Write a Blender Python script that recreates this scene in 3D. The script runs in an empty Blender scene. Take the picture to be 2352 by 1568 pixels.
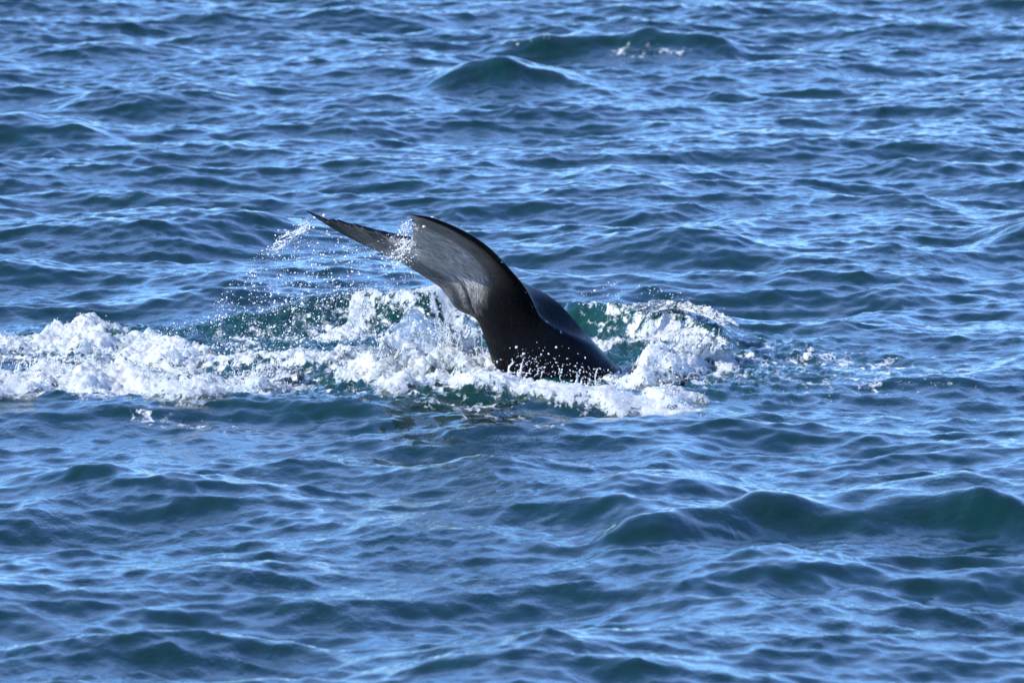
import bpy, math
import numpy as np
from mathutils import Vector

scene = bpy.context.scene
C = bpy.context.collection
R = math.radians
rng = np.random.default_rng(7)

# ------------------------------------------------------------------ camera
ALPHA, DIST, FOV_W = R(5.6), 90.0, 10.0 / 90.0          # look-down angle, metres to the aim point, frame width / distance
CAM = np.array([0.0, -DIST * math.cos(ALPHA), DIST * math.sin(ALPHA)])
cam_d = bpy.data.cameras.new('camera')
cam = bpy.data.objects.new('camera', cam_d)
C.objects.link(cam)
cam.location = CAM
cam.rotation_euler = (R(90) - ALPHA, 0, 0)
cam_d.sensor_width = 36
cam_d.lens = 36 / FOV_W
cam_d.clip_start = 0.5
cam_d.clip_end = 60000
cam_d.dof.use_dof = True
cam_d.dof.focus_distance = 86.2
cam_d.dof.aperture_fstop = 4.0
scene.camera = cam

# ------------------------------------------------------------------ sky and sun
SUN_EL, SUN_AZ = R(36), R(-118)                    # azimuth measured from +Y towards +X: the sun stands to the left
sun_dir = Vector((math.sin(SUN_AZ) * math.cos(SUN_EL), math.cos(SUN_AZ) * math.cos(SUN_EL), math.sin(SUN_EL)))
world = bpy.data.worlds.new('World')
scene.world = world
world.use_nodes = True
wn = world.node_tree.nodes
sky = wn.new('ShaderNodeTexSky')
sky.sky_type = 'NISHITA'
sky.sun_disc = False
sky.sun_elevation = SUN_EL
sky.sun_rotation = SUN_AZ
sky.air_density = 0.85
sky.dust_density = 0.0
sky.ozone_density = 4.0
bg = wn['Background']
bg.inputs['Strength'].default_value = 0.15
wl = world.node_tree.links


def wnode(kind, ins=None, **props):
    nd = wn.new('ShaderNode' + kind)
    for k, v in props.items():
        setattr(nd, k, v)
    for k, v in (ins or {}).items():
        if isinstance(v, bpy.types.NodeSocket):
            wl.new(v, nd.inputs[k])
        else:
            nd.inputs[k].default_value = v
    return nd


# the camera's cool white balance, then thin scattered cloud over the whole sky
cool = wnode('Mix', {0: 1.0, 6: sky.outputs[0], 7: (0.70, 1.03, 1.52, 1)}, data_type='RGBA', blend_type='MULTIPLY').outputs[2]
grey = wnode('HueSaturation', {'Color': cool, 'Saturation': 0.30, 'Value': 1.15}).outputs[0]
direc = wnode('TexCoord').outputs['Generated']
cl = wnode('TexNoise', {'Vector': wnode('Mapping', {'Vector': direc, 'Scale': (1.0, 1.0, 2.6)}).outputs[0],
                        'Scale': 2.3, 'Detail': 6.0, 'Roughness': 0.6}).outputs['Fac']
cl = wnode('MapRange', {'Value': cl, 'From Min': 0.42, 'From Max': 0.66, 'To Max': 0.22}, interpolation_type='SMOOTHSTEP').outputs[0]
skycol = wnode('Mix', {0: cl, 6: cool, 7: grey}, data_type='RGBA').outputs[2]
wl.new(skycol, bg.inputs['Color'])
sun_d = bpy.data.lights.new('sun', 'SUN')
sun_d.energy = 5.0
sun_d.angle = R(0.53)
sun_d.color = (1.0, 0.97, 0.91)
sun = bpy.data.objects.new('sun', sun_d)
C.objects.link(sun)
sun.rotation_euler = sun_dir.to_track_quat('Z', 'Y').to_euler()
scene.view_settings.view_transform = 'Standard'
scene.view_settings.look = 'None'
scene.view_settings.exposure = 0.47
scene.view_settings.gamma = 1.0
scene.cycles.use_denoising = True
scene.cycles.max_bounces = 8
scene.cycles.transmission_bounces = 6
scene.cycles.transparent_max_bounces = 40
scene.cycles.sample_clamp_direct = 12
scene.cycles.sample_clamp_indirect = 4
scene.cycles.caustics_reflective = False
scene.cycles.caustics_refractive = False


# ------------------------------------------------------------------ helpers
def ray(px, py):
    """direction through a point of the 2352 x 1568 study of the photograph"""
    a = (px - 1176.0) / 2352 * FOV_W
    b = (784.0 - py) / 2352 * FOV_W
    s, c = math.sin(ALPHA), math.cos(ALPHA)
    return np.array([a, c + b * s, -s + b * c])


def ground(px, py, z=0.0):
    d = ray(px, py)
    return CAM + d * ((z - CAM[2]) / d[2])


def at(px, py, y):
    d = ray(px, py)
    return CAM + d * ((y - CAM[1]) / d[1])


def smooth(a, b, x):
    t = np.clip((x - a) / (b - a), 0, 1)
    return t * t * (3 - 2 * t)


def bilinear(F, u, v):
    """F[row=v, col=u], periodic, sampled at fractional indices"""
    ny, nx = F.shape
    i0 = np.floor(u).astype(int); j0 = np.floor(v).astype(int)
    a = u - i0; b = v - j0
    i0 %= nx; j0 %= ny
    i1 = (i0 + 1) % nx; j1 = (j0 + 1) % ny
    return (F[j0, i0] * (1 - a) + F[j0, i1] * a) * (1 - b) + (F[j1, i0] * (1 - a) + F[j1, i1] * a) * b


def noise_tile(seed, beta, lo=2, hi=200, n=512):
    g = np.random.default_rng(seed)
    k = np.fft.fftfreq(n) * n
    kk = np.hypot(k[None, :], k[:, None]); kk[0, 0] = 1
    amp = kk ** (-beta / 2) * ((kk >= lo) & (kk <= hi))
    f = np.fft.ifft2(amp * np.exp(2j * np.pi * g.random((n, n)))).real
    return f / f.std()


_tiles = {}


def noise(x, y, size, seed=1, beta=2.6, lo=4, hi=200):
    """fractal noise, unit variance; size = metres covered by the largest feature"""
    key = (seed, beta, lo, hi)
    if key not in _tiles:
        _tiles[key] = noise_tile(seed, beta, lo, hi)
    s = 512.0 / (size * lo)
    return bilinear(_tiles[key], np.asarray(x) * s, np.asarray(y) * s)


def mesh_object(name, verts, faces, mat, parent=None, smooth_shade=True):
    """verts (n,3), faces (m,3|4) arrays -> one mesh object"""
    verts = np.asarray(verts, dtype=np.float32)
    faces = np.asarray(faces, dtype=np.int32)
    me = bpy.data.meshes.new(name)
    me.vertices.add(len(verts))
    me.vertices.foreach_set('co', verts.ravel())
    k = faces.shape[1]
    me.loops.add(faces.size)
    me.loops.foreach_set('vertex_index', faces.ravel())
    me.polygons.add(len(faces))
    me.polygons.foreach_set('loop_start', np.arange(0, faces.size, k, dtype=np.int32))
    me.polygons.foreach_set('loop_total', np.full(len(faces), k, dtype=np.int32))
    if smooth_shade:
        me.polygons.foreach_set('use_smooth', np.ones(len(faces), dtype=bool))
    me.update(calc_edges=True)
    me.validate()
    if mat:
        me.materials.append(mat)
    o = bpy.data.objects.new(name, me)
    C.objects.link(o)
    if parent:
        o.parent = parent
    return o


def attr(o, name, values, kind='FLOAT'):
    a = o.data.attributes.new(name, kind, 'POINT')
    a.data.foreach_set('value' if kind == 'FLOAT' else 'vector', np.asarray(values, dtype=np.float32).ravel())


def tag(o, label, cat=None, group=None, kind=None):
    o['label'] = label
    if cat: o['category'] = cat
    if group: o['group'] = group
    if kind: o['kind'] = kind
    return o


class Nodes:
    """a small wrapper that makes node graphs short to write"""
    def __init__(self, name):
        self.mat = bpy.data.materials.new(name)
        self.mat.use_nodes = True
        self.t = self.mat.node_tree
        self.t.nodes.clear()
        self.out = self.t.nodes.new('ShaderNodeOutputMaterial')

    def n(self, kind, ins=None, **props):
        nd = self.t.nodes.new('ShaderNode' + kind)
        for k, v in props.items():
            setattr(nd, k, v)
        for k, v in (ins or {}).items():
            s = nd.inputs[k]
            if isinstance(v, bpy.types.NodeSocket):
                self.t.links.new(v, s)
            else:
                s.default_value = v
        return nd

    def math(self, op, a, b=0.0, clamp=False):
        nd = self.n('Math', {0: a, 1: b}, operation=op)
        nd.use_clamp = clamp
        return nd.outputs[0]

    def ramp(self, fac, a, b):
        return self.n('MapRange', {'Value': fac, 'From Min': a, 'From Max': b}, interpolation_type='SMOOTHSTEP').outputs[0]

    def mix(self, fac, a, b):
        nd = self.n('Mix', {0: fac, 6: a, 7: b}, data_type='RGBA')
        return nd.outputs[2]

    def surface(self, s):
        self.t.links.new(s, self.out.inputs['Surface'])
        return self.mat


# ------------------------------------------------------------------ materials
def water_material():
    m = Nodes('sea_water')
    geo = m.n('NewGeometry')
    pos = geo.outputs['Position']
    # fine relief: wind ripples of a few centimetres
    st = m.n('Mapping', {'Vector': pos, 'Scale': (1.0, 0.5, 1.0), 'Rotation': (0, 0, R(24))}).outputs[0]
    su = m.n('Mapping', {'Vector': pos, 'Scale': (1.0, 0.5, 1.0), 'Rotation': (0, 0, R(-31))}).outputs[0]
    na = m.n('TexNoise', {'Vector': st, 'Scale': 9.0, 'Detail': 4.0, 'Roughness': 0.6, 'Distortion': 0.2}).outputs['Fac']
    nb = m.n('TexNoise', {'Vector': su, 'Scale': 16.0, 'Detail': 4.0, 'Roughness': 0.6, 'Distortion': 0.2}).outputs['Fac']
    n1 = m.math('ADD', na, m.math('MULTIPLY', nb, 0.7))
    patch = m.n('TexNoise', {'Vector': pos, 'Scale': 0.35, 'Detail': 2.0}).outputs['Fac']
    gust = m.ramp(patch, 0.35, 0.7)
    foam_a = m.n('Attribute', attribute_name='foam').outputs['Fac']
    churn = m.n('Attribute', attribute_name='churn').outputs['Fac']
    h = m.math('MULTIPLY', n1, m.math('ADD', 0.0055, m.math('MULTIPLY', gust, 0.009)))
    n2 = m.n('TexNoise', {'Vector': pos, 'Scale': 24.0, 'Detail': 3.0, 'Distortion': 1.0}).outputs['Fac']
    h = m.math('ADD', h, m.math('MULTIPLY', m.math('MULTIPLY', n2, churn), 0.012))
    bump = m.n('Bump', {'Height': h, 'Strength': 1.0, 'Distance': 1.0}).outputs[0]
    body = m.mix(churn, (0.0026, 0.021, 0.020, 1), (0.006, 0.044, 0.036, 1))
    water = m.n('BsdfPrincipled', {'Base Color': body, 'Roughness': 0.05, 'IOR': 1.333, 'Normal': bump})
    # thin floating foam: streaks and torn lace
    fp = m.n('Mapping', {'Vector': pos, 'Scale': (1.0, 0.45, 1.0)}).outputs[0]
    warp = m.n('TexNoise', {'Vector': fp, 'Scale': 1.6, 'Detail': 5.0, 'Roughness': 0.65})
    wv = m.n('VectorMath', {0: fp, 1: warp.outputs['Color']}, operation='ADD').outputs[0]
    vor = m.n('TexVoronoi', {'Vector': wv, 'Scale': 3.4, 'Randomness': 1.0}, feature='DISTANCE_TO_EDGE').outputs['Distance']
    lace = m.math('SUBTRACT', 1.0, m.ramp(vor, 0.0, 0.30))
    fine = m.n('TexNoise', {'Vector': fp, 'Scale': 7.0, 'Detail': 8.0, 'Roughness': 0.72, 'Distortion': 0.4}).outputs['Fac']
    s = m.math('ADD', m.math('MULTIPLY', lace, 0.16), m.math('MULTIPLY', fine, 1.25))
    s = m.math('ADD', s, m.math('MULTIPLY', foam_a, 1.0))
    ff = m.ramp(s, 1.08, 1.30)
    ff = m.math('MULTIPLY', ff, m.ramp(foam_a, 0.02, 0.12))
    fh = m.n('Bump', {'Height': fine, 'Strength': 0.6, 'Distance': 0.05}).outputs[0]
    foam = m.n('BsdfPrincipled', {'Base Color': (0.74, 0.77, 0.78, 1), 'Roughness': 0.55, 'Normal': fh})
    mx = m.n('MixShader', {0: ff, 1: water.outputs[0], 2: foam.outputs[0]})
    return m.surface(mx.outputs[0])


def foam_material():
    m = Nodes('foam')
    pos = m.n('NewGeometry').outputs['Position']
    edge = m.n('Attribute', attribute_name='edge').outputs['Fac']
    st = m.n('Mapping', {'Vector': pos, 'Scale': (1.0, 0.5, 1.0)}).outputs[0]
    n = m.n('TexNoise', {'Vector': st, 'Scale': 12.0, 'Detail': 8.0, 'Roughness': 0.74, 'Distortion': 0.6}).outputs['Fac']
    v = m.n('TexVoronoi', {'Vector': pos, 'Scale': 45.0}).outputs['Distance']
    h = m.math('ADD', m.math('MULTIPLY', n, 0.045), m.math('MULTIPLY', v, 0.005))
    b = m.n('Bump', {'Height': h, 'Strength': 0.55, 'Distance': 1.0}).outputs[0]
    cover = m.math('ADD', edge, m.math('MULTIPLY', m.math('SUBTRACT', n, 0.5), 3.6))
    col = m.mix(m.ramp(cover, 0.2, 1.3), (0.70, 0.79, 0.81, 1), (0.95, 0.96, 0.96, 1))
    p = m.n('BsdfPrincipled', {'Base Color': col, 'Roughness': 0.4, 'Normal': b})
    t = m.n('BsdfTranslucent', {'Color': (0.9, 0.93, 0.93, 1), 'Normal': b})
    body = m.n('MixShader', {0: 0.5, 1: p.outputs[0], 2: t.outputs[0]}).outputs[0]
    clear = m.n('BsdfTransparent').outputs[0]
    return m.surface(m.n('MixShader', {0: m.ramp(cover, 0.05, 0.5), 1: clear, 2: body}).outputs[0])


def spray_material():
    m = Nodes('spray_water')
    p = m.n('BsdfPrincipled', {'Base Color': (0.92, 0.94, 0.95, 1), 'Roughness': 0.08, 'IOR': 1.333})
    t = m.n('BsdfTranslucent', {'Color': (0.9, 0.93, 0.95, 1)})
    return m.surface(m.n('MixShader', {0: 0.35, 1: p.outputs[0], 2: t.outputs[0]}).outputs[0])


def whale_material():
    m = Nodes('whale_skin')
    tw = m.n('Attribute', attribute_name='skin_uv').outputs['Vector']
    pale_tone = m.n('Attribute', attribute_name='pale').outputs['Fac']
    scar = m.n('Attribute', attribute_name='scar').outputs['Fac']
    st = m.n('Mapping', {'Vector': tw, 'Scale': (5.0, 1.0, 1.0)}).outputs[0]
    streak = m.n('TexNoise', {'Vector': st, 'Scale': 9.0, 'Detail': 6.0, 'Roughness': 0.7}).outputs['Fac']
    blot = m.n('TexNoise', {'Vector': tw, 'Scale': 3.0, 'Detail': 5.0, 'Roughness': 0.6}).outputs['Fac']
    spot = m.n('TexNoise', {'Vector': m.n('NewGeometry').outputs['Position'], 'Scale': 16.0, 'Detail': 4.0}).outputs['Fac']
    fac = m.math('ADD', pale_tone, m.math('MULTIPLY', m.math('SUBTRACT', blot, 0.5), 0.7))
    fac = m.math('MULTIPLY', m.ramp(fac, 0.1, 0.95), m.ramp(pale_tone, 0.0, 0.15))
    pale = m.mix(m.ramp(streak, 0.36, 0.66), (0.03, 0.03, 0.031, 1), (0.56, 0.555, 0.55, 1))
    col = m.mix(fac, (0.003, 0.003, 0.004, 1), pale)
    sc = m.ramp(m.math('ADD', scar, m.math('MULTIPLY', m.math('SUBTRACT', spot, 0.5), 1.6)), 0.5, 0.62)
    col = m.mix(sc, col, (0.62, 0.64, 0.66, 1))
    gp = m.n('NewGeometry').outputs['Position']
    scr = m.n('TexNoise', {'Vector': m.n('Mapping', {'Vector': gp, 'Scale': (26.0, 9.0, 5.0), 'Rotation': (0.3, 0.6, 0.0)}).outputs[0], 'Scale': 1.6, 'Detail': 5.0, 'Roughness': 0.7}).outputs['Fac']
    line = m.math('MULTIPLY', m.ramp(scr, 0.60, 0.70), 0.25)
    col = m.mix(line, col, (0.085, 0.085, 0.09, 1))
    wet = m.n('MapRange', {'Value': m.n('TexNoise', {'Vector': gp, 'Scale': 7.0, 'Detail': 4.0}).outputs['Fac'], 'From Min': 0.35, 'From Max': 0.65, 'To Min': 0.12, 'To Max': 0.32}).outputs[0]
    b = m.n('Bump', {'Height': m.math('ADD', streak, blot), 'Strength': 0.35, 'Distance': 0.02}).outputs[0]
    p = m.n('BsdfPrincipled', {'Base Color': col, 'Roughness': wet, 'IOR': 1.33, 'Specular IOR Level': 0.16, 'Normal': b})
    return m.surface(p.outputs[0])


def barnacle_material():
    m = Nodes('barnacle_shell')
    pos = m.n('NewGeometry').outputs['Position']
    n = m.n('TexNoise', {'Vector': pos, 'Scale': 60.0, 'Detail': 3.0}).outputs['Fac']
    col = m.mix(n, (0.35, 0.26, 0.18, 1), (0.75, 0.68, 0.58, 1))
    return m.surface(m.n('BsdfPrincipled', {'Base Color': col, 'Roughness': 0.5}).outputs[0])


M_WATER, M_FOAM, M_SPRAY = water_material(), foam_material(), spray_material()
M_WHALE, M_BARN = whale_material(), barnacle_material()

# ------------------------------------------------------------------ the sea: a wind-sea spectrum with choppy crests
NX, NY, DX, DY = 2048, 2048, 0.025, 0.07
LX, LY = NX * DX, NY * DY
WIND = R(-68)                                     # direction the waves travel


def sea_tiles(seed=12, lam_p=6.5, sigma=0.062, chop=0.9):
    g = np.random.default_rng(seed)
    kx = np.fft.fftfreq(NX, DX) * 2 * np.pi
    ky = np.fft.fftfreq(NY, DY) * 2 * np.pi
    KX, KY = np.meshgrid(kx, ky)
    K = np.hypot(KX, KY); K[0, 0] = 1
    kp = 2 * np.pi / lam_p
    th = np.arctan2(KY, KX) - WIND
    narrow = np.cos(th / 2) ** 2
    spread = 0.08 + narrow ** 3
    spread = spread + 0.35 * np.clip((K / kp - 6) / 20, 0, 1)
    phi = K ** -3.92 * np.exp(-1.1 * (kp / K) ** 3) * spread
    phi *= np.exp(-(K / (2 * np.pi / 0.09)) ** 2)
    phi[0, 0] = 0
    H = np.sqrt(phi) * (g.standard_normal(K.shape) + 1j * g.standard_normal(K.shape))
    z = np.fft.ifft2(H).real
    s = sigma / z.std()
    dx = np.fft.ifft2(1j * KX / K * H).real * s * chop
    dy = np.fft.ifft2(1j * KY / K * H).real * s * chop
    return z * s, dx, dy


SZ, SDX, SDY = sea_tiles()

# single waves seen in the photograph: crest polyline (px, py), height, reach in front and behind, calm inside
RIDGES = []


def ridge(pts, front, back):
    """pts: (px, py of the foot on still water, height)"""
    P = np.array([list(ground(a, b)[:2]) + [h] for a, b, h in pts])
    RIDGES.append((P, front, back))


ridge([(420, 770, 0.03), (560, 756, 0.12), (700, 748, 0.28), (850, 743, 0.39), (1000, 742, 0.41), (1150, 748, 0.36), (1260, 760, 0.2)], 0.5, 1.0)
ridge([(1240, 765, 0.2), (1330, 770, 0.31), (1420, 775, 0.33), (1520, 778, 0.36), (1600, 783, 0.27), (1660, 790, 0.13), (1720, 796, 0.03), (1800, 804, 0)], 0.5, 1.0)
ridge([(-220, 905, 0.1), (0, 902, 0.19), (200, 900, 0.20), (400, 905, 0.16), (560, 912, 0.08), (680, 918, 0)], 0.5, 0.9)
ridge([(640, 915, 0.0), (800, 912, 0.08), (1000, 912, 0.14), (1150, 918, 0.15), (1350, 930, 0.13), (1500, 938, 0.08), (1640, 942, 0)], 0.55, 0.9)
ridge([(940, 200, 0), (1020, 198, 0.12), (1080, 196, 0.27), (1170, 195, 0.31), (1260, 196, 0.26), (1330, 198, 0.1), (1430, 200, 0)], 0.55, 1.6)
ridge([(1050, 124, 0), (1130, 122, 0.14), (1200, 121, 0.28), (1320, 120, 0.25), (1450, 120, 0.27), (1560, 122, 0.25), (1650, 125, 0.2), (1760, 128, 0)], 0.55, 1.6)
ridge([(1300, 1290, 0.03), (1450, 1255, 0.22), (1580, 1232, 0.28), (1720, 1214, 0.28), (1830, 1208, 0.28), (1950, 1206, 0.25), (2080, 1208, 0.28), (2250, 1212, 0.25), (2450, 1220, 0.2)], 0.55, 1.2)
ridge([(1880, 1172, 0.05), (1980, 1165, 0.18), (2100, 1162, 0.25), (2240, 1166, 0.22), (2400, 1172, 0.22), (2550, 1180, 0.1)], 0.55, 1.2)
ridge([(1350, 1150, 0), (1480, 1140, 0.10), (1600, 1135, 0.15), (1700, 1136, 0.08), (1800, 1140, 0)], 0.5, 1.1)
ridge([(-150, 312, 0.16), (60, 312, 0.22), (200, 315, 0.14), (330, 318, 0)], 0.8, 1.5)
ridge([(900, 1590, 0), (1020, 1588, 0.04), (1160, 1586, 0.06), (1280, 1590, 0.04), (1380, 1592, 0)], 0.4, 0.8)
ridge([(2220, 560, 0), (2300, 555, 0.14), (2380, 552, 0.26), (2480, 552, 0.2)], 0.6, 1.2)


def local_waves(X, Y):
    Z = np.zeros_like(X)
    for P, front, back in RIDGES:
        m = (X > P[0, 0]) & (X < P[-1, 0]) & (Y > P[:, 1].min() - 4) & (Y < P[:, 1].max() + 5)
        if not m.any():
            continue
        x, y = X[m], Y[m]
        k = np.linspace(P[0, 0], P[-1, 0], 200)
        kern = np.exp(-0.5 * (np.arange(-24, 25) / 9.0) ** 2); kern /= kern.sum()

        def soft(col):
            q = np.interp(k, P[:, 0], P[:, col])
            q = np.convolve(np.pad(q, 24, mode='edge'), kern, mode='valid')
            return np.interp(x, k, q)
        h = soft(2) * smooth(0, 0.12, (x - P[0, 0]) / (P[-1, 0] - P[0, 0])) * smooth(0, 0.12, (P[-1, 0] - x) / (P[-1, 0] - P[0, 0]))
        d = y - soft(1) + 0.09 * noise(x, y * 0.3, 1.3, seed=31, beta=3.6, hi=10)
        prof = np.where(d < 0, np.exp(-(np.abs(d) / front) ** 2), np.exp(-(np.abs(d) / back) ** 1.7))
        Z[m] += h * prof * (1 + 0.08 * noise(x, y * 0.2, 1.2, seed=32, beta=3.6, hi=10))
    return Z


# foam on the water: strokes of (px, py) points with radius, weight
STROKES = []


def stroke(pts, rx, ry, w, z=0.1):
    STROKES.append((np.array([ground(a, b, z)[:2] for a, b in pts]), rx, ry * 1.3, w))


def dist_field(X, Y, P, rx, ry):
    best = np.full(X.shape, 1e9)
    x, y = X / rx, Y / ry
    Q = P / np.array([rx, ry])
    if len(Q) == 1:
        return np.hypot(x - Q[0, 0], y - Q[0, 1])
    for a, b in zip(Q[:-1], Q[1:]):
        ab = b - a
        t = np.clip(((x - a[0]) * ab[0] + (y - a[1]) * ab[1]) / max(ab @ ab, 1e-9), 0, 1)
        best = np.minimum(best, np.hypot(x - a[0] - t * ab[0], y - a[1] - t * ab[1]))
    return best


# thin foam (shader lace)
stroke([(-60, 800), (300, 805), (600, 815), (900, 812)], 0.6, 0.9, 0.47)
stroke([(-60, 900), (250, 900), (560, 900)], 0.5, 0.5, 0.50)
stroke([(560, 760), (750, 740), (960, 720), (1100, 720)], 0.5, 1.0, 0.35, z=0.1)
stroke([(820, 725), (960, 715), (1080, 715)], 0.35, 0.5, 0.42, z=0.2)
stroke([(1300, 760), (1450, 760), (1600, 770), (1680, 800)], 0.35, 0.9, 0.37, z=0.1)
stroke([(1450, 735), (1560, 730), (1640, 750)], 0.3, 0.4, 0.40, z=0.25)
stroke([(1420, 850), (1500, 860), (1600, 850)], 0.4, 0.9, 0.46)
stroke([(900, 870), (1100, 890), (1300, 900), (1560, 920)], 0.45, 0.6, 0.46)
stroke([(640, 890), (900, 900), (1150, 935)], 0.5, 0.6, 0.34)
stroke([(1150, 960), (1260, 965)], 0.2, 0.2, 0.42)
stroke([(1650, 800), (1800, 800), (2000, 810)], 0.5, 1.0, 0.375)
stroke([(1700, 850), (2000, 850), (2250, 830)], 0.5, 1.2, 0.32)
stroke([(350, 945), (560, 960)], 0.4, 0.4, 0.36)
stroke([(1175, 80), (1260, 82)], 0.2, 0.4, 0.37, z=0.25)
stroke([(1420, 88), (1560, 92)], 0.25, 0.4, 0.34, z=0.25)


def thin_foam(X, Y):
    F = np.zeros_like(X)
    for P, rx, ry, w in STROKES:
        m = (X > P[:, 0].min() - 3 * rx) & (X < P[:, 0].max() + 3 * rx) & (Y > P[:, 1].min() - 3 * ry) & (Y < P[:, 1].max() + 3 * ry)
        if m.any():
            d = dist_field(X[m], Y[m], P, rx, ry)
            F[m] = np.maximum(F[m], w * np.exp(-0.7 * d ** 2))
    return F


def churned(X, Y):
    a = ground(900, 830)
    d = np.hypot((X - a[0] + 0.6) / 5.2, (Y - a[1] + 0.3) / 4.4)
    return smooth(1.25, 0.55, d)


def sea_point(X, Y):
    """still-water position -> displaced surface point"""
    shape = X.shape
    X = X.ravel(); Y = Y.ravel()
    u, v = X / DX + NX / 2, Y / DY + NY / 2
    far = np.maximum(np.abs(X) - 12, 0) + np.maximum(-30 - Y, 0) + np.maximum(Y - 66, 0)
    fade = np.exp(-far / 60.0)
    ch = churned(X, Y)
    lw = local_waves(X, Y)
    calm = (1 - 0.35 * ch) * fade * (1 - 0.35 * np.clip(np.abs(lw) / 0.22, 0, 1))
    x = X + bilinear(SDX, u, v) * calm
    y = Y + bilinear(SDY, u, v) * calm
    z = bilinear(SZ, u, v) * calm + lw
    k = ch > 0.02
    z[k] += ch[k] * 0.022 * noise(X[k], Y[k], 0.55, seed=40, beta=2.9)
    return x.reshape(shape), y.reshape(shape), z.reshape(shape)


def graded(a, b, step, reach, ratio=1.16):
    core = np.arange(a, b + step / 2, step)
    tail = [step * ratio]
    while sum(tail) < reach:
        tail.append(tail[-1] * ratio)
    t = np.cumsum(tail)
    return np.concatenate([core[0] - t[::-1], core, core[-1] + t])


def build_sea():
    xs = graded(-9.5, 9.5, DX, 9000)
    ys = graded(-30.0, 66.0, DY, 9000)
    X, Y = np.meshgrid(xs, ys)
    x, y, z = sea_point(X, Y)
    nx, ny = len(xs), len(ys)
    idx = np.arange(nx * ny, dtype=np.int32).reshape(ny, nx)
    faces = np.stack([idx[:-1, :-1], idx[:-1, 1:], idx[1:, 1:], idx[1:, :-1]], -1).reshape(-1, 4)
    o = mesh_object('sea', np.stack([x, y, z], -1).reshape(-1, 3), faces, M_WATER)
    attr(o, 'foam', thin_foam(X.ravel(), Y.ravel()))
    attr(o, 'churn', churned(X.ravel(), Y.ravel()))
    tag(o, 'choppy deep blue and teal sea with foam round the diving whale', kind='structure')
    return o


build_sea()

# ------------------------------------------------------------------ the whale's tail
WY = -3.55                                        # its place along the view


def wp(px, py, dy):
    k = 2352 / 4096
    return at(px * k, py * k, WY + dy)


def catmull(keys, ts, t):
    keys = np.asarray(keys, float); ts = np.asarray(ts, float)
    i = np.clip(np.searchsorted(ts, t, side='right') - 1, 0, len(ts) - 2)
    u = ((t - ts[i]) / (ts[i + 1] - ts[i]))[..., None]
    tang = np.gradient(keys, ts, axis=0)
    h = (ts[i + 1] - ts[i])[..., None]
    p0, p1, m0, m1 = keys[i], keys[i + 1], tang[i] * h, tang[i + 1] * h
    return (2 * u**3 - 3 * u**2 + 1) * p0 + (u**3 - 2 * u**2 + u) * m0 + (-2 * u**3 + 3 * u**2) * p1 + (u**3 - u**2) * m1


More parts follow.
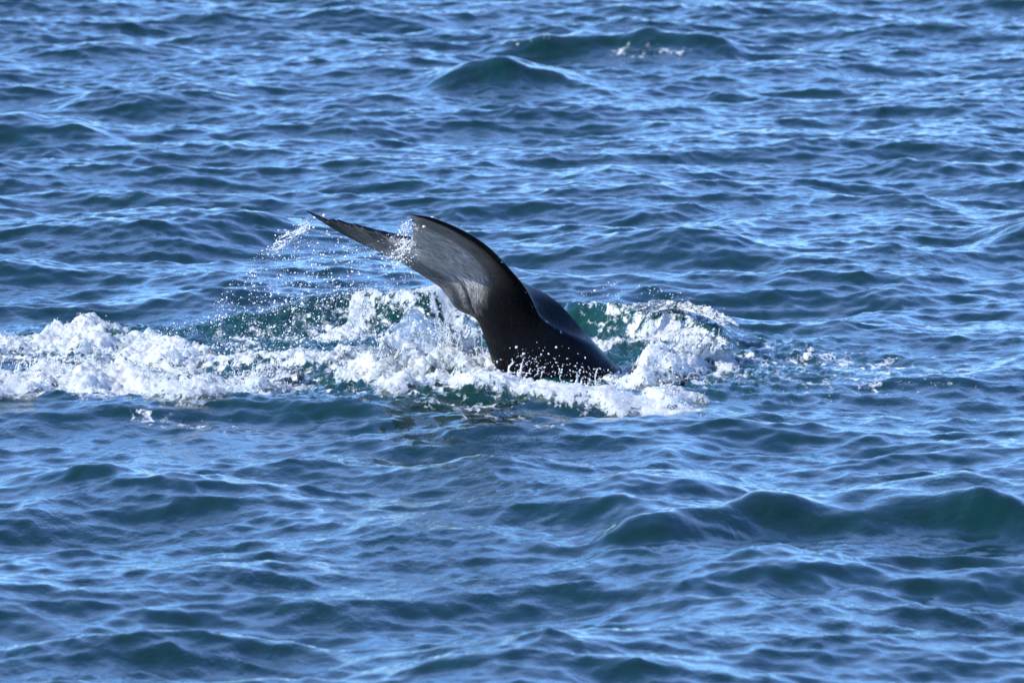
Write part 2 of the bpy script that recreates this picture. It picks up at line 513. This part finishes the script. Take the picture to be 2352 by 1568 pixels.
def build_whale():
    nv = np.array([-0.744, -0.346, -0.558])       # the way the pale underside faces
    T, N, F, A, B = [], [], [], [], []

    def body(t, n, a, b, f):
        T.append(t); N.append(wp(*n)); A.append(wp(*a)); B.append(wp(*b)); F.append(wp(*f))

    def fluke(t, n, c, f, h):
        T.append(t); N.append(wp(*n)); F.append(wp(*f))
        c = wp(*c); A.append(c + nv * h); B.append(c - nv * h)

    body(0.00, (2480, 1900, -.50), (2130, 1850, -.10), (2800, 1850, .10), (2480, 1860, .55))
    body(0.12, (2330, 1680, -.46), (2040, 1640, -.10), (2640, 1660, .08), (2340, 1660, .50))
    body(0.26, (2235, 1500, -.40), (1975, 1465, -.10), (2490, 1490, .05), (2225, 1480, .46))
    body(0.38, (2192, 1365, -.38), (1942, 1362, -.10), (2386, 1378, .05), (2150, 1350, .42))
    body(0.50, (2153, 1285, -.40), (1912, 1282, -.08), (2300, 1285, .06), (2040, 1275, .45))
    body(0.60, (2128, 1222, -.46), (1890, 1232, -.04), (2240, 1217, .10), (1895, 1240, .58))
    body(0.68, (2098, 1158, -.58), (1880, 1185, .00), (2164, 1162, .12), (1825, 1175, .75))
    body(0.78, (2030, 1070, -.84), (1830, 1110, .04), (1960, 1070, .10), (1738, 1122, .97))
    fluke(0.88, (1912, 966, -1.18), (1755, 1030, .10), (1560, 1022, 1.24), 0.10)
    fluke(0.95, (1782, 898, -1.43), (1690, 985, .12), (1390, 944, 1.48), 0.085)
    fluke(0.985, (1695, 868, -1.54), (1662, 968, .13), (1290, 886, 1.58), 0.06)
    fluke(1.00, (1642, 858, -1.60), (1655, 960, .14), (1222, 842, 1.64), 0.012)

    nr, na = 180, 160
    t = np.linspace(0, 1, nr) ** 0.9
    ph = np.linspace(0, 2 * np.pi, na, endpoint=False)
    w = -np.cos(ph); sgn = np.sin(ph)             # sgn > 0: the underside
    g = np.random.default_rng(5)
    ser = np.interp(w, np.linspace(-1, 1, 80), g.random(80) ** 2)
    ser *= smooth(0, 0.12, 1 - np.abs(w))
    tt = t[:, None] - 0.02 * ser[None, :] * smooth(0.86, 1.0, t)[:, None]
    flat = tt.ravel()
    fine_t = np.linspace(0, 1, 801)

    def track(keys):
        q = catmull(keys, T, fine_t)
        pad = 60
        ext = np.concatenate([2 * q[0] - q[pad:0:-1], q, 2 * q[-1] - q[-2:-pad - 2:-1]])
        kern = np.exp(-0.5 * (np.arange(-50, 51) / 17.0) ** 2); kern /= kern.sum()
        q2 = np.stack([np.convolve(ext[:, j], kern, mode='same') for j in range(3)], -1)[pad:-pad]
        keep = smooth(0.9, 0.97, fine_t)[:, None]
        q = q * keep + q2 * (1 - keep)
        return np.stack([np.interp(flat, fine_t, q[:, j]) for j in range(3)], -1).reshape(nr, na, 3)

    n_, f_, a_, b_ = [track(k) for k in (N, F, A, B)]
    c_ = (a_ + b_) / 2; h_ = (a_ - b_) / 2
    W = w[None, :, None]
    e = 0.18
    aw = (np.sqrt(W**2 + e * e) - e) / (math.sqrt(1 + e * e) - e)
    base = np.where(W < 0, c_ + aw * (n_ - c_), c_ + aw * (f_ - c_))
    # flukes: thin blade with a raised middle and a blunt rounded leading edge, body: ellipse
    S = np.abs(sgn)[None, :, None]
    blunt = S ** np.where(W < 0, 0.42, 0.7)
    flf = smooth(0.62, 0.84, tt)[..., None]
    flb = smooth(0.36, 0.58, tt)[..., None]
    front = (1 - flf) * S + flf * blunt * (0.66 + 0.34 * np.exp(-(W / 0.4) ** 2))
    thin = 0.14 + 0.61 * smooth(0.75, 0.92, tt)[..., None]
    back = (1 - flb) * S + flb * blunt * (thin + (1 - thin) * np.exp(-(W / 0.42) ** 2))
    prof = np.where(sgn[None, :, None] > 0, front, -back)
    V = base + h_ * prof
    idx = np.arange(nr * na, dtype=np.int32).reshape(nr, na)
    nxt = np.roll(idx, -1, axis=1)
    faces = np.stack([idx[:-1], nxt[:-1], nxt[1:], idx[1:]], -1).reshape(-1, 4)
    last = idx[-1]
    cap = [[last[i], last[i + 1], last[(na - i - 1) % na], last[(na - i) % na]] for i in range(0, na // 2)]
    first = idx[0]
    cap += [[first[i], first[(na - i) % na], first[(na - i - 1) % na], first[i + 1]] for i in range(1, na // 2 - 1)]
    faces = np.concatenate([faces, np.array(cap[1:na // 2 - 1] + cap[na // 2:], dtype=np.int32)])
    o = mesh_object('whale_tail', V.reshape(-1, 3), faces, M_WHALE)
    Wb = np.broadcast_to(w, tt.shape)
    under = np.broadcast_to(sgn > 0, tt.shape)
    # skin tone: grey underside, black trailing rim and stock; leading edges black plus painted-in shade
    le = smooth(0.12, 0.28 + 0.5 * (1 - smooth(0.6, 0.9, tt)), 1 - np.abs(Wb)) * (Wb < 0) + smooth(0.01, 0.12, 1 - np.abs(Wb)) * (Wb >= 0)
    pale = smooth(0.42, 0.88, tt + 0.03 * Wb) * le * under * (1 - 0.5 * smooth(0.955, 0.995, tt))
    crease_shade = np.exp(-((Wb - 0.10) / 0.10) ** 2) * smooth(0.5, 0.65, tt) * (1 - smooth(0.8, 0.9, tt))  # shade of the median crease, painted into the skin colour
    pale = pale * (1 - 0.6 * crease_shade) * (1 - 0.6 * smooth(0.15, 0.5, Wb))
    edge = np.exp(-((Wb + 1.0) / 0.0005) ** 2)
    scar = edge * (smooth(0.57, 0.6, tt) - smooth(0.66, 0.72, tt)) * 0.5
    scar += np.exp(-((Wb + 0.9) / 0.05) ** 2) * ~under * (smooth(0.38, 0.42, tt) - smooth(0.50, 0.54, tt)) * 0.45
    scar += edge * (smooth(0.75, 0.8, tt) - smooth(0.82, 0.86, tt)) * 0.42
    attr(o, 'pale', pale)
    attr(o, 'scar', scar)
    attr(o, 'skin_uv', np.stack([Wb * 1.6, tt * 3.2, under * 1.0], -1).reshape(-1, 3), 'FLOAT_VECTOR')
    tag(o, 'black whale tail with mottled grey underside rising from the foam', 'whale')
    return o, V


whale, WV = build_whale()

# ------------------------------------------------------------------ foam banks: a crust of bubbles over the churned water
ICO_V, ICO_F = None, None


def icosphere():
    global ICO_V, ICO_F
    if ICO_V is None:
        p = (1 + 5 ** 0.5) / 2
        v = np.array([(-1, p, 0), (1, p, 0), (-1, -p, 0), (1, -p, 0), (0, -1, p), (0, 1, p), (0, -1, -p), (0, 1, -p),
                      (p, 0, -1), (p, 0, 1), (-p, 0, -1), (-p, 0, 1)], float)
        ICO_V = v / np.linalg.norm(v[0])
        ICO_F = np.array([(0, 11, 5), (0, 5, 1), (0, 1, 7), (0, 7, 10), (0, 10, 11), (1, 5, 9), (5, 11, 4), (11, 10, 2), (10, 7, 6),
                          (7, 1, 8), (3, 9, 4), (3, 4, 2), (3, 2, 6), (3, 6, 8), (3, 8, 9), (4, 9, 5), (2, 4, 11), (6, 2, 10),
                          (8, 6, 7), (9, 8, 1)])
    return ICO_V, ICO_F


def drops(P, r, stretch=None, jag=0.25, g=rng):
    """many small drops as one triangle soup"""
    v, f = icosphere()
    n = len(P)
    J = 1 + jag * g.standard_normal((n, 12, 1))
    S = 1 + 0.35 * g.standard_normal((n, 1, 3)) * 0.6
    V = P[:, None, :] + v[None] * J * np.clip(S, 0.5, 2) * r[:, None, None]
    if stretch is not None:
        V = V + (v[None] @ stretch[..., None]) * stretch[:, None, :]
    Fc = f[None] + 12 * np.arange(n)[:, None, None]
    return V.reshape(-1, 3), Fc.reshape(-1, 3)


def tubes(P, rad, sides=5):
    """P (n,m,3) paths, rad (n,m) -> triangles"""
    n, m, _ = P.shape
    d = np.gradient(P, axis=1)
    d /= np.linalg.norm(d, axis=-1, keepdims=True) + 1e-9
    a = np.cross(d, np.array([0.31, 0.87, 0.12])); a /= np.linalg.norm(a, axis=-1, keepdims=True) + 1e-9
    b = np.cross(d, a)
    th = np.arange(sides) / sides * 2 * np.pi
    V = P[:, :, None, :] + rad[:, :, None, None] * (np.cos(th)[None, None, :, None] * a[:, :, None, :] + np.sin(th)[None, None, :, None] * b[:, :, None, :])
    idx = np.arange(n * m * sides).reshape(n, m, sides)
    nx = np.roll(idx, -1, axis=2)
    q = np.stack([idx[:, :-1], nx[:, :-1], nx[:, 1:], idx[:, 1:]], -1).reshape(-1, 4)
    tri = np.concatenate([q[:, [0, 1, 2]], q[:, [0, 2, 3]]])
    return V.reshape(-1, 3), tri


def join(parts):
    vs, fs, k = [], [], 0
    for v, f in parts:
        vs.append(v); fs.append(f + k); k += len(v)
    return np.concatenate(vs), np.concatenate(fs)


def jets(base, n, spread, vel, vel_sd, t_max, r0, g, m=11):
    """fingers of water thrown up from a patch: base (3,), spread (3,), mean velocity, its spread"""
    p0 = base + g.standard_normal((n, 3)) * spread
    v = np.asarray(vel) + g.standard_normal((n, 3)) * vel_sd
    T = t_max * g.uniform(0.35, 1.0, n)
    s = np.linspace(0, 1, m)
    tm = T[:, None] * s[None]
    P = p0[:, None] + v[:, None] * tm[..., None]
    P[..., 2] -= 4.9 * tm ** 2
    P += 0.014 * np.cumsum(g.standard_normal((n, m, 3)), axis=1) * 0.6
    r = r0 * g.uniform(0.5, 1.4, n)[:, None] * (1 - s[None]) ** 0.6 * (1 + 0.4 * g.standard_normal((n, m)))
    r = np.clip(r, 0.0025, None)
    bulge = r0 * g.uniform(0.25, 0.8, n)
    r[:, -2] = bulge; r[:, -1] = 0.001
    return P, r, p0, v, T


def curtain(g, pts, z, vel, sd, T, spread=0.1, cover=1.25, nu=70, nv=22):
    """a torn sheet of water thrown up from a line and falling back"""
    P = np.array([ground(a, b, z) for a, b in pts])
    P[:, :2] += g.standard_normal(2) * spread
    s = np.linspace(0, 1, nu)
    k = np.linspace(0, 1, len(P))
    base = np.stack([np.interp(s, k, P[:, j]) for j in range(3)], -1)

    def wob(n_knots):
        return np.interp(s, np.linspace(0, 1, n_knots), g.standard_normal(n_knots))
    base[:, 1] += 0.08 * wob(7)
    v = np.array(vel)[None] + np.stack([wob(9), wob(9), wob(9)], -1) * np.array(sd)
    Ts = T * np.clip(0.55 + 0.28 * wob(8) + 0.16 * wob(24), 0.08, 1.2) * np.clip(np.minimum(s, 1 - s) * 6, 0.15, 1)
    u = np.linspace(0, 1, nv)
    tm = Ts[:, None] * u[None]
    Q = base[:, None] + v[:, None] * tm[..., None]
    Q[..., 2] -= 4.9 * tm ** 2
    Q += 0.012 * g.standard_normal(Q.shape) * u[None, :, None]
    fine = np.interp(np.linspace(0, 1, nu), np.linspace(0, 1, 40), g.standard_normal(40))
    e = cover - 0.95 * u[None] ** 1.5 + 0.25 * fine[:, None] * u[None] + 0.1 * g.standard_normal((nu, nv))
    e[:, -1] = -1.5
    idx = np.arange(nu * nv).reshape(nu, nv)
    q = np.stack([idx[:-1, :-1], idx[1:, :-1], idx[1:, 1:], idx[:-1, 1:]], -1).reshape(-1, 4)
    return Q.reshape(-1, 3), np.concatenate([q[:, [0, 1, 2]], q[:, [0, 2, 3]]]), e.ravel()


def foam_bank(name, label, pts, rx, ry, thick, z=0.1, seed=1, blobs=1500, cell=(0.016, 0.022), hole=0.45, spray=None, curtains=None):
    g = np.random.default_rng(seed)
    ry *= 1.3
    P = np.array([ground(a, b, z)[:2] for a, b in pts])
    x0, y0 = P.min(0) - np.array([rx, ry]) * 1.25
    x1, y1 = P.max(0) + np.array([rx, ry]) * 1.25
    X, Y = np.meshgrid(np.arange(x0, x1, cell[0]), np.arange(y0, y1, cell[1]))
    d = dist_field(X, Y, P, rx, ry)
    yy = Y * 0.26
    m0 = 1 - d ** 2 + 0.6 * hole * noise(X, yy, 0.9, seed=seed + 100, beta=3.4, hi=16) * np.clip(0.35 + d, 0, 1.2)
    m = m0 + 0.5 * hole * noise(X, yy, 0.4, seed=seed + 150, beta=2.4) + 0.12 * noise(X, yy, 0.12, seed=seed + 200, beta=2.2)
    n1 = 0.5 + 0.5 * np.tanh(noise(X, yy, 0.9, seed=seed + 300, beta=3.8, hi=12))
    n2 = np.abs(np.tanh(noise(X, yy, 0.34, seed=seed + 400, beta=3.4, hi=20)))
    n3 = noise(X, yy, 0.12, seed=seed + 500, beta=3.4, hi=16)
    lift = smooth(-0.1, 1.1, m0)
    h = lift * thick * (0.10 + 0.75 * n1) + lift * (0.014 * n2 + 0.004 * n3) * (0.4 + 3 * thick)
    h = h + 0.006
    sx, sy, sz = sea_point(X, Y)
    V = np.stack([sx, sy, sz + h], -1)
    ny, nx = X.shape
    idx = np.arange(nx * ny).reshape(ny, nx)
    q = np.stack([idx[:-1, :-1], idx[:-1, 1:], idx[1:, 1:], idx[1:, :-1]], -1).reshape(-1, 4)
    keep = (m.ravel()[q] > -0.25).any(1)
    q = q[keep]
    used, inv = np.unique(q, return_inverse=True)
    q = inv.reshape(q.shape)
    tri = np.concatenate([q[:, [0, 1, 2]], q[:, [0, 2, 3]]])
    Vf = V.reshape(-1, 3)
    parts = [(Vf[used], tri)]
    edge = [m.ravel()[used] * 1.0 - 0.02]
    cand = np.flatnonzero(m.ravel() > 0.05)
    if blobs and len(cand):
        wgt = smooth(0, 0.6, m.ravel()[cand]) * (0.2 + n1.ravel()[cand]); wgt /= wgt.sum()
        blobs = blobs // 5
        c = g.choice(cand, blobs, p=wgt)
        p = Vf[c] + g.standard_normal((blobs, 3)) * np.array([0.02, 0.03, 0.0])
        p[:, 2] += g.exponential(0.012, blobs) * (0.4 + thick * 4) - 0.004
        r = np.clip(g.lognormal(-5.5, 0.5, blobs), 0.002, 0.014)
        parts.append(drops(p, r, g=g))
    for jt in (spray or []):
        jp, jn, jspread, jv, jsd, jT, jr = jt
        b = np.array(ground(jp[0], jp[1], jp[2]))
        Pj, rj, p0, v0, T0 = jets(b, jn, np.array(jspread), jv, jsd, jT, jr, g)
        parts.append(tubes(Pj, rj))
        k = g.integers(0, jn, jn * 16)
        tm = T0[k] * g.uniform(0.7, 1.5, len(k))
        p = p0[k] + v0[k] * tm[:, None]; p[:, 2] -= 4.9 * tm ** 2
        p += g.standard_normal(p.shape) * 0.06
        parts.append(drops(p, np.clip(g.lognormal(-5.6, 0.55, len(k)), 0.002, 0.014), g=g))
    for sh in (curtains or []):
        for _ in range(sh['n']):
            vs, fs, es = curtain(g, **{k: q for k, q in sh.items() if k != 'n'})
            edge.append(np.full(sum(len(p[0]) for p in parts) - sum(len(e) for e in edge), 2.0))
            parts.append((vs, fs)); edge.append(es)
    v, f = join(parts)
    edge = np.concatenate(edge)
    edge = np.concatenate([edge, np.full(len(v) - len(edge), 2.0)])
    o = mesh_object(name, v, f, M_FOAM)
    attr(o, 'edge', edge)
    tag(o, label, 'foam', kind='stuff')
    return o


foam_bank('foam', 'heap of white foam at the left edge, farther of the two', [(-60, 790), (60, 772), (180, 765), (300, 788), (420, 806)],
          0.42, 0.8, 0.17, z=0.1, seed=11, blobs=3000)
foam_bank('foam', 'thick white foam heap at the left edge, nearer the camera', [(-60, 868), (80, 862), (200, 856), (320, 860), (420, 880)],
          0.45, 0.7, 0.15, z=0.2, seed=12, blobs=3600,
          curtains=[dict(n=5, pts=[(-40, 850), (110, 835), (260, 832), (400, 860)], z=0.03, vel=(0.1, 0, 1.1), sd=(0.3, 0.2, 0.35), T=0.16, spread=0.14)],
          spray=[((130, 850, 0.2), 24, (0.35, 0.2, 0.02), (0.1, 0, 1.1), (0.3, 0.2, 0.4), 0.16, 0.006)])
foam_bank('foam', 'small white foam bank between the left heap and the whale', [(440, 902), (540, 884), (640, 860)],
          0.32, 0.6, 0.16, z=0.1, seed=13, blobs=1800,
          curtains=[dict(n=4, pts=[(500, 885), (580, 868), (660, 852)], z=0.02, vel=(0.4, 0, 1.2), sd=(0.3, 0.2, 0.3), T=0.16)],
          spray=[((600, 865, 0.15), 20, (0.15, 0.1, 0.02), (0.3, 0, 1.1), (0.4, 0.2, 0.3), 0.18, 0.006)])
foam_bank('foam', 'long low band of torn foam trailing left of the tail', [(400, 805), (600, 815), (760, 815), (900, 810)],
          0.35, 0.5, 0.04, z=0.05, seed=14, blobs=2400, hole=0.9)
foam_bank('splash', 'tall white splash breaking against the left side of the tail', [(860, 846), (960, 824), (1060, 822), (1110, 835)],
          0.40, 0.7, 0.34, z=0.12, seed=15, blobs=4000,
          curtains=[dict(n=3, pts=[(860, 842), (960, 828), (1050, 825), (1095, 830)], z=0.02, vel=(-0.35, 0, 2.2), sd=(0.5, 0.3, 0.4), T=0.26, spread=0.14),
                    dict(n=2, pts=[(780, 838), (860, 835), (960, 830)], z=0.02, vel=(-0.6, 0, 1.5), sd=(0.4, 0.3, 0.3), T=0.2, spread=0.12),
                    dict(n=2, pts=[(1000, 812), (1050, 812), (1090, 818)], z=0.05, vel=(-0.2, 0, 2.5), sd=(0.4, 0.3, 0.4), T=0.26, spread=0.1)],
          spray=[((960, 820, 0.1), 14, (0.28, 0.25, 0.03), (-0.35, 0, 2.0), (0.6, 0.35, 0.5), 0.24, 0.005),
                 ((1030, 812, 0.1), 12, (0.12, 0.2, 0.03), (-0.25, 0, 2.4), (0.5, 0.35, 0.5), 0.26, 0.005)])
foam_bank('foam', 'white foam spread in front of the splash left of the tail', [(910, 868), (1010, 866), (1110, 872)],
          0.36, 0.5, 0.09, z=0.15, seed=16, blobs=1800, hole=0.7)
foam_bank('foam', 'strip of white foam in front of the tail at the waterline', [(1110, 892), (1220, 902), (1330, 914), (1450, 924), (1560, 926)],
          0.25, 0.34, 0.06, z=0.08, seed=17, blobs=2400, hole=0.7,
          curtains=[dict(n=3, pts=[(1140, 885), (1250, 898), (1380, 908)], z=0.02, vel=(0.2, -0.2, 0.9), sd=(0.3, 0.2, 0.3), T=0.14, spread=0.06)],
          spray=[((1190, 868, 0.12), 10, (0.12, 0.1, 0.02), (0.3, -0.3, 1.5), (0.4, 0.2, 0.4), 0.2, 0.008),
                 ((1320, 880, 0.12), 10, (0.18, 0.1, 0.02), (0.3, -0.3, 1.2), (0.4, 0.2, 0.4), 0.18, 0.008)])
foam_bank('splash', 'white splash leaping up to the right of the tail', [(1475, 858), (1530, 842), (1590, 822)],
          0.28, 0.6, 0.3, z=0.1, seed=18, blobs=2400, hole=0.45,
          curtains=[dict(n=5, pts=[(1470, 862), (1520, 850), (1570, 835), (1610, 815)], z=0.05, vel=(0.8, 0, 2.0), sd=(0.35, 0.3, 0.35), T=0.24, spread=0.12)],
          spray=[((1570, 815, 0.12), 12, (0.14, 0.25, 0.03), (0.8, 0, 2.0), (0.4, 0.3, 0.45), 0.22, 0.005)])
foam_bank('foam', 'small lump of foam at the right end of the waterline strip', [(1520, 900), (1580, 890)],
          0.22, 0.35, 0.1, z=0.12, seed=19, blobs=1000, hole=0.6,
          curtains=[dict(n=4, pts=[(1510, 895), (1560, 885), (1600, 875)], z=0.02, vel=(0.3, 0, 1.1), sd=(0.3, 0.2, 0.3), T=0.15, spread=0.06)])
foam_bank('foam', 'foam along the crest of the wave behind the tail, left side', [(740, 690), (840, 668), (950, 652), (1070, 662)],
          0.18, 0.3, 0.03, z=0.38, seed=20, blobs=2000, hole=0.9)
foam_bank('foam', 'foam along the crest of the wave right of the tail', [(1340, 728), (1460, 715), (1560, 712), (1640, 745), (1680, 775)],
          0.12, 0.22, 0.03, z=0.34, seed=21, blobs=1600, hole=0.8,
          curtains=[dict(n=4, pts=[(1440, 712), (1530, 704), (1600, 715), (1670, 745)], z=0.34, vel=(0.2, 0, 0.9), sd=(0.2, 0.2, 0.3), T=0.14, spread=0.06)])

# ------------------------------------------------------------------ spray in the air
def spray_cloud(label, poly, n, dy, size, seed, ref_y=WY, sd=0.55, power=1.0):
    """drops scattered through a slab of air bounded by an outline as seen from the boat"""
    g = np.random.default_rng(seed)
    poly = np.array(poly, float)
    lo, hi = poly.min(0), poly.max(0)
    out = []
    while len(out) < n:
        q = g.uniform(lo, hi, (n * 3, 2))
        inside = np.zeros(len(q), bool)
        j = len(poly) - 1
        for i in range(len(poly)):
            xi, yi = poly[i]; xj, yj = poly[j]
            hit = ((yi > q[:, 1]) != (yj > q[:, 1])) & (q[:, 0] < (xj - xi) * (q[:, 1] - yi) / (yj - yi + 1e-9) + xi)
            inside ^= hit
            j = i
        dens = noise(q[:, 0] * 0.004, q[:, 1] * 0.004, 0.6, seed=seed + 50, beta=2.2)
        q = q[inside & (g.random(len(q)) < smooth(-1.6, 1.2, dens) ** power)]
        out.extend(q.tolist())
    q = np.array(out[:n])
    P = np.array([at(a, b, ref_y + d) for (a, b), d in zip(q, g.uniform(dy[0], dy[1], n))])
    r = np.clip(g.lognormal(math.log(size), sd, n), 0.0012, 0.0095)
    st = g.standard_normal((n, 3)) * r[:, None] ** 0.5 * 0.035
    v, f = drops(P, r, stretch=st, jag=0.12, g=g)
    o = mesh_object('spray', v, f, M_SPRAY)
    return tag(o, label, 'spray', kind='stuff')


spray_cloud('cloud of fine drops flung left from the flukes', [(715, 515), (800, 545), (930, 590), (960, 640), (800, 690), (600, 730), (470, 740), (500, 680), (590, 580), (650, 545)],
            2400, (-0.2, 1.5), 0.0020, 61, sd=0.8)
spray_cloud('drops falling over the dark wave left of the tail', [(330, 760), (560, 700), (760, 660), (930, 640), (1010, 700), (960, 760), (800, 800), (500, 805), (340, 800)],
            3000, (-0.5, 1.6), 0.0020, 62, sd=0.8)
spray_cloud('burst of drops breaking from the notch between the flukes', [(895, 530), (935, 500), (950, 520), (955, 560), (975, 600), (930, 620), (880, 600), (850, 560)],
            240, (-0.9, 0.1), 0.0022, 63, sd=0.75)
spray_cloud('white drops in the air before the black stock', [(1190, 800), (1290, 790), (1400, 850), (1380, 885), (1290, 880), (1200, 870)],
            90, (-0.8, -0.5), 0.0036, 64, sd=0.8)
spray_cloud('loose drops above the wave right of the tail', [(1290, 690), (1420, 640), (1560, 670), (1660, 720), (1600, 760), (1480, 740), (1330, 720)],
            260, (0.6, 2.2), 0.0032, 65)


# water running off the far fluke's tip and torn from the notch
def runoff(label, pts, y, n, spread, r0, seed):
    g = np.random.default_rng(seed)
    Q = np.array([at(a, b, y) for a, b in pts])
    m = 16
    k = np.linspace(0, 1, len(Q))
    P = np.empty((n, m, 3))
    for i in range(n):
        a, b = np.sort(g.uniform(0, 1, 2))
        b = max(b, min(1, a + 0.25))
        s_ = np.linspace(a, b, m)
        P[i] = np.stack([np.interp(s_, k, Q[:, j]) for j in range(3)], -1)
        wob = np.cumsum(g.standard_normal((m, 3)), axis=0) * 0.006
        P[i] += g.standard_normal(3) * spread * (0.4 + s_[:, None]) + wob
    r = r0 * g.uniform(0.4, 1.2, (n, 1)) * np.abs(1 + 0.5 * g.standard_normal((n, m))) * np.sin(np.linspace(0.15, np.pi, m))[None]
    parts = [tubes(P, np.clip(r, 0.001, None))]
    c = P.reshape(-1, 3)[g.integers(0, n * m, n * 14)] + g.standard_normal((n * 14, 3)) * spread * 1.3
    parts.append(drops(c, np.clip(g.lognormal(-5.5, 0.5, len(c)), 0.002, 0.012), g=g))
    v, f = join(parts)
    return tag(mesh_object('water_stream', v, f, M_SPRAY), label, 'water', kind='stuff')


runoff('thin stream of water pouring off the far fluke tip', [(716, 506), (700, 522), (675, 540), (645, 555), (620, 572)], WY + 1.5, 16, 0.022, 0.006, 71)
runoff('threads of water torn from the notch of the flukes', [(960, 545), (935, 565), (915, 585), (900, 600)], WY - 0.25, 14, 0.04, 0.0045, 72)
runoff('water dripping off the near fluke near its tip', [(942, 510), (935, 530), (930, 550)], WY - 1.2, 8, 0.03, 0.004, 73)


# barnacles on the fluke tips: low cones with a crater
def barnacle(px, py, dy, r, seed):
    g = np.random.default_rng(seed)
    c = wp(px, py, dy)
    prof = [(1.0, -0.4), (1.05, 0.0), (0.85, 0.5), (0.55, 0.85), (0.35, 0.8), (0.2, 0.45), (0.02, 0.4)]
    n = 14
    V = []
    for q, z in prof:
        for i in range(n):
            a = 2 * math.pi * i / n
            rr = q * (1 + 0.14 * math.sin(a * 6 + seed))
            V.append(c + r * np.array([rr * math.cos(a), rr * math.sin(a) * 0.9, z * 0.9]))
    idx = np.arange(len(prof) * n).reshape(-1, n)
    nx = np.roll(idx, -1, axis=1)
    Fq = np.stack([idx[:-1], nx[:-1], nx[1:], idx[1:]], -1).reshape(-1, 4)
    o = mesh_object('barnacle', np.array(V), Fq, M_BARN, parent=whale)
    return o


barnacle(1730, 873, -1.46, 0.022, 1)
barnacle(1741, 878, -1.44, 0.016, 2)
barnacle(1697, 907, -1.50, 0.018, 3)
barnacle(1297, 862, 1.52, 0.018, 4)
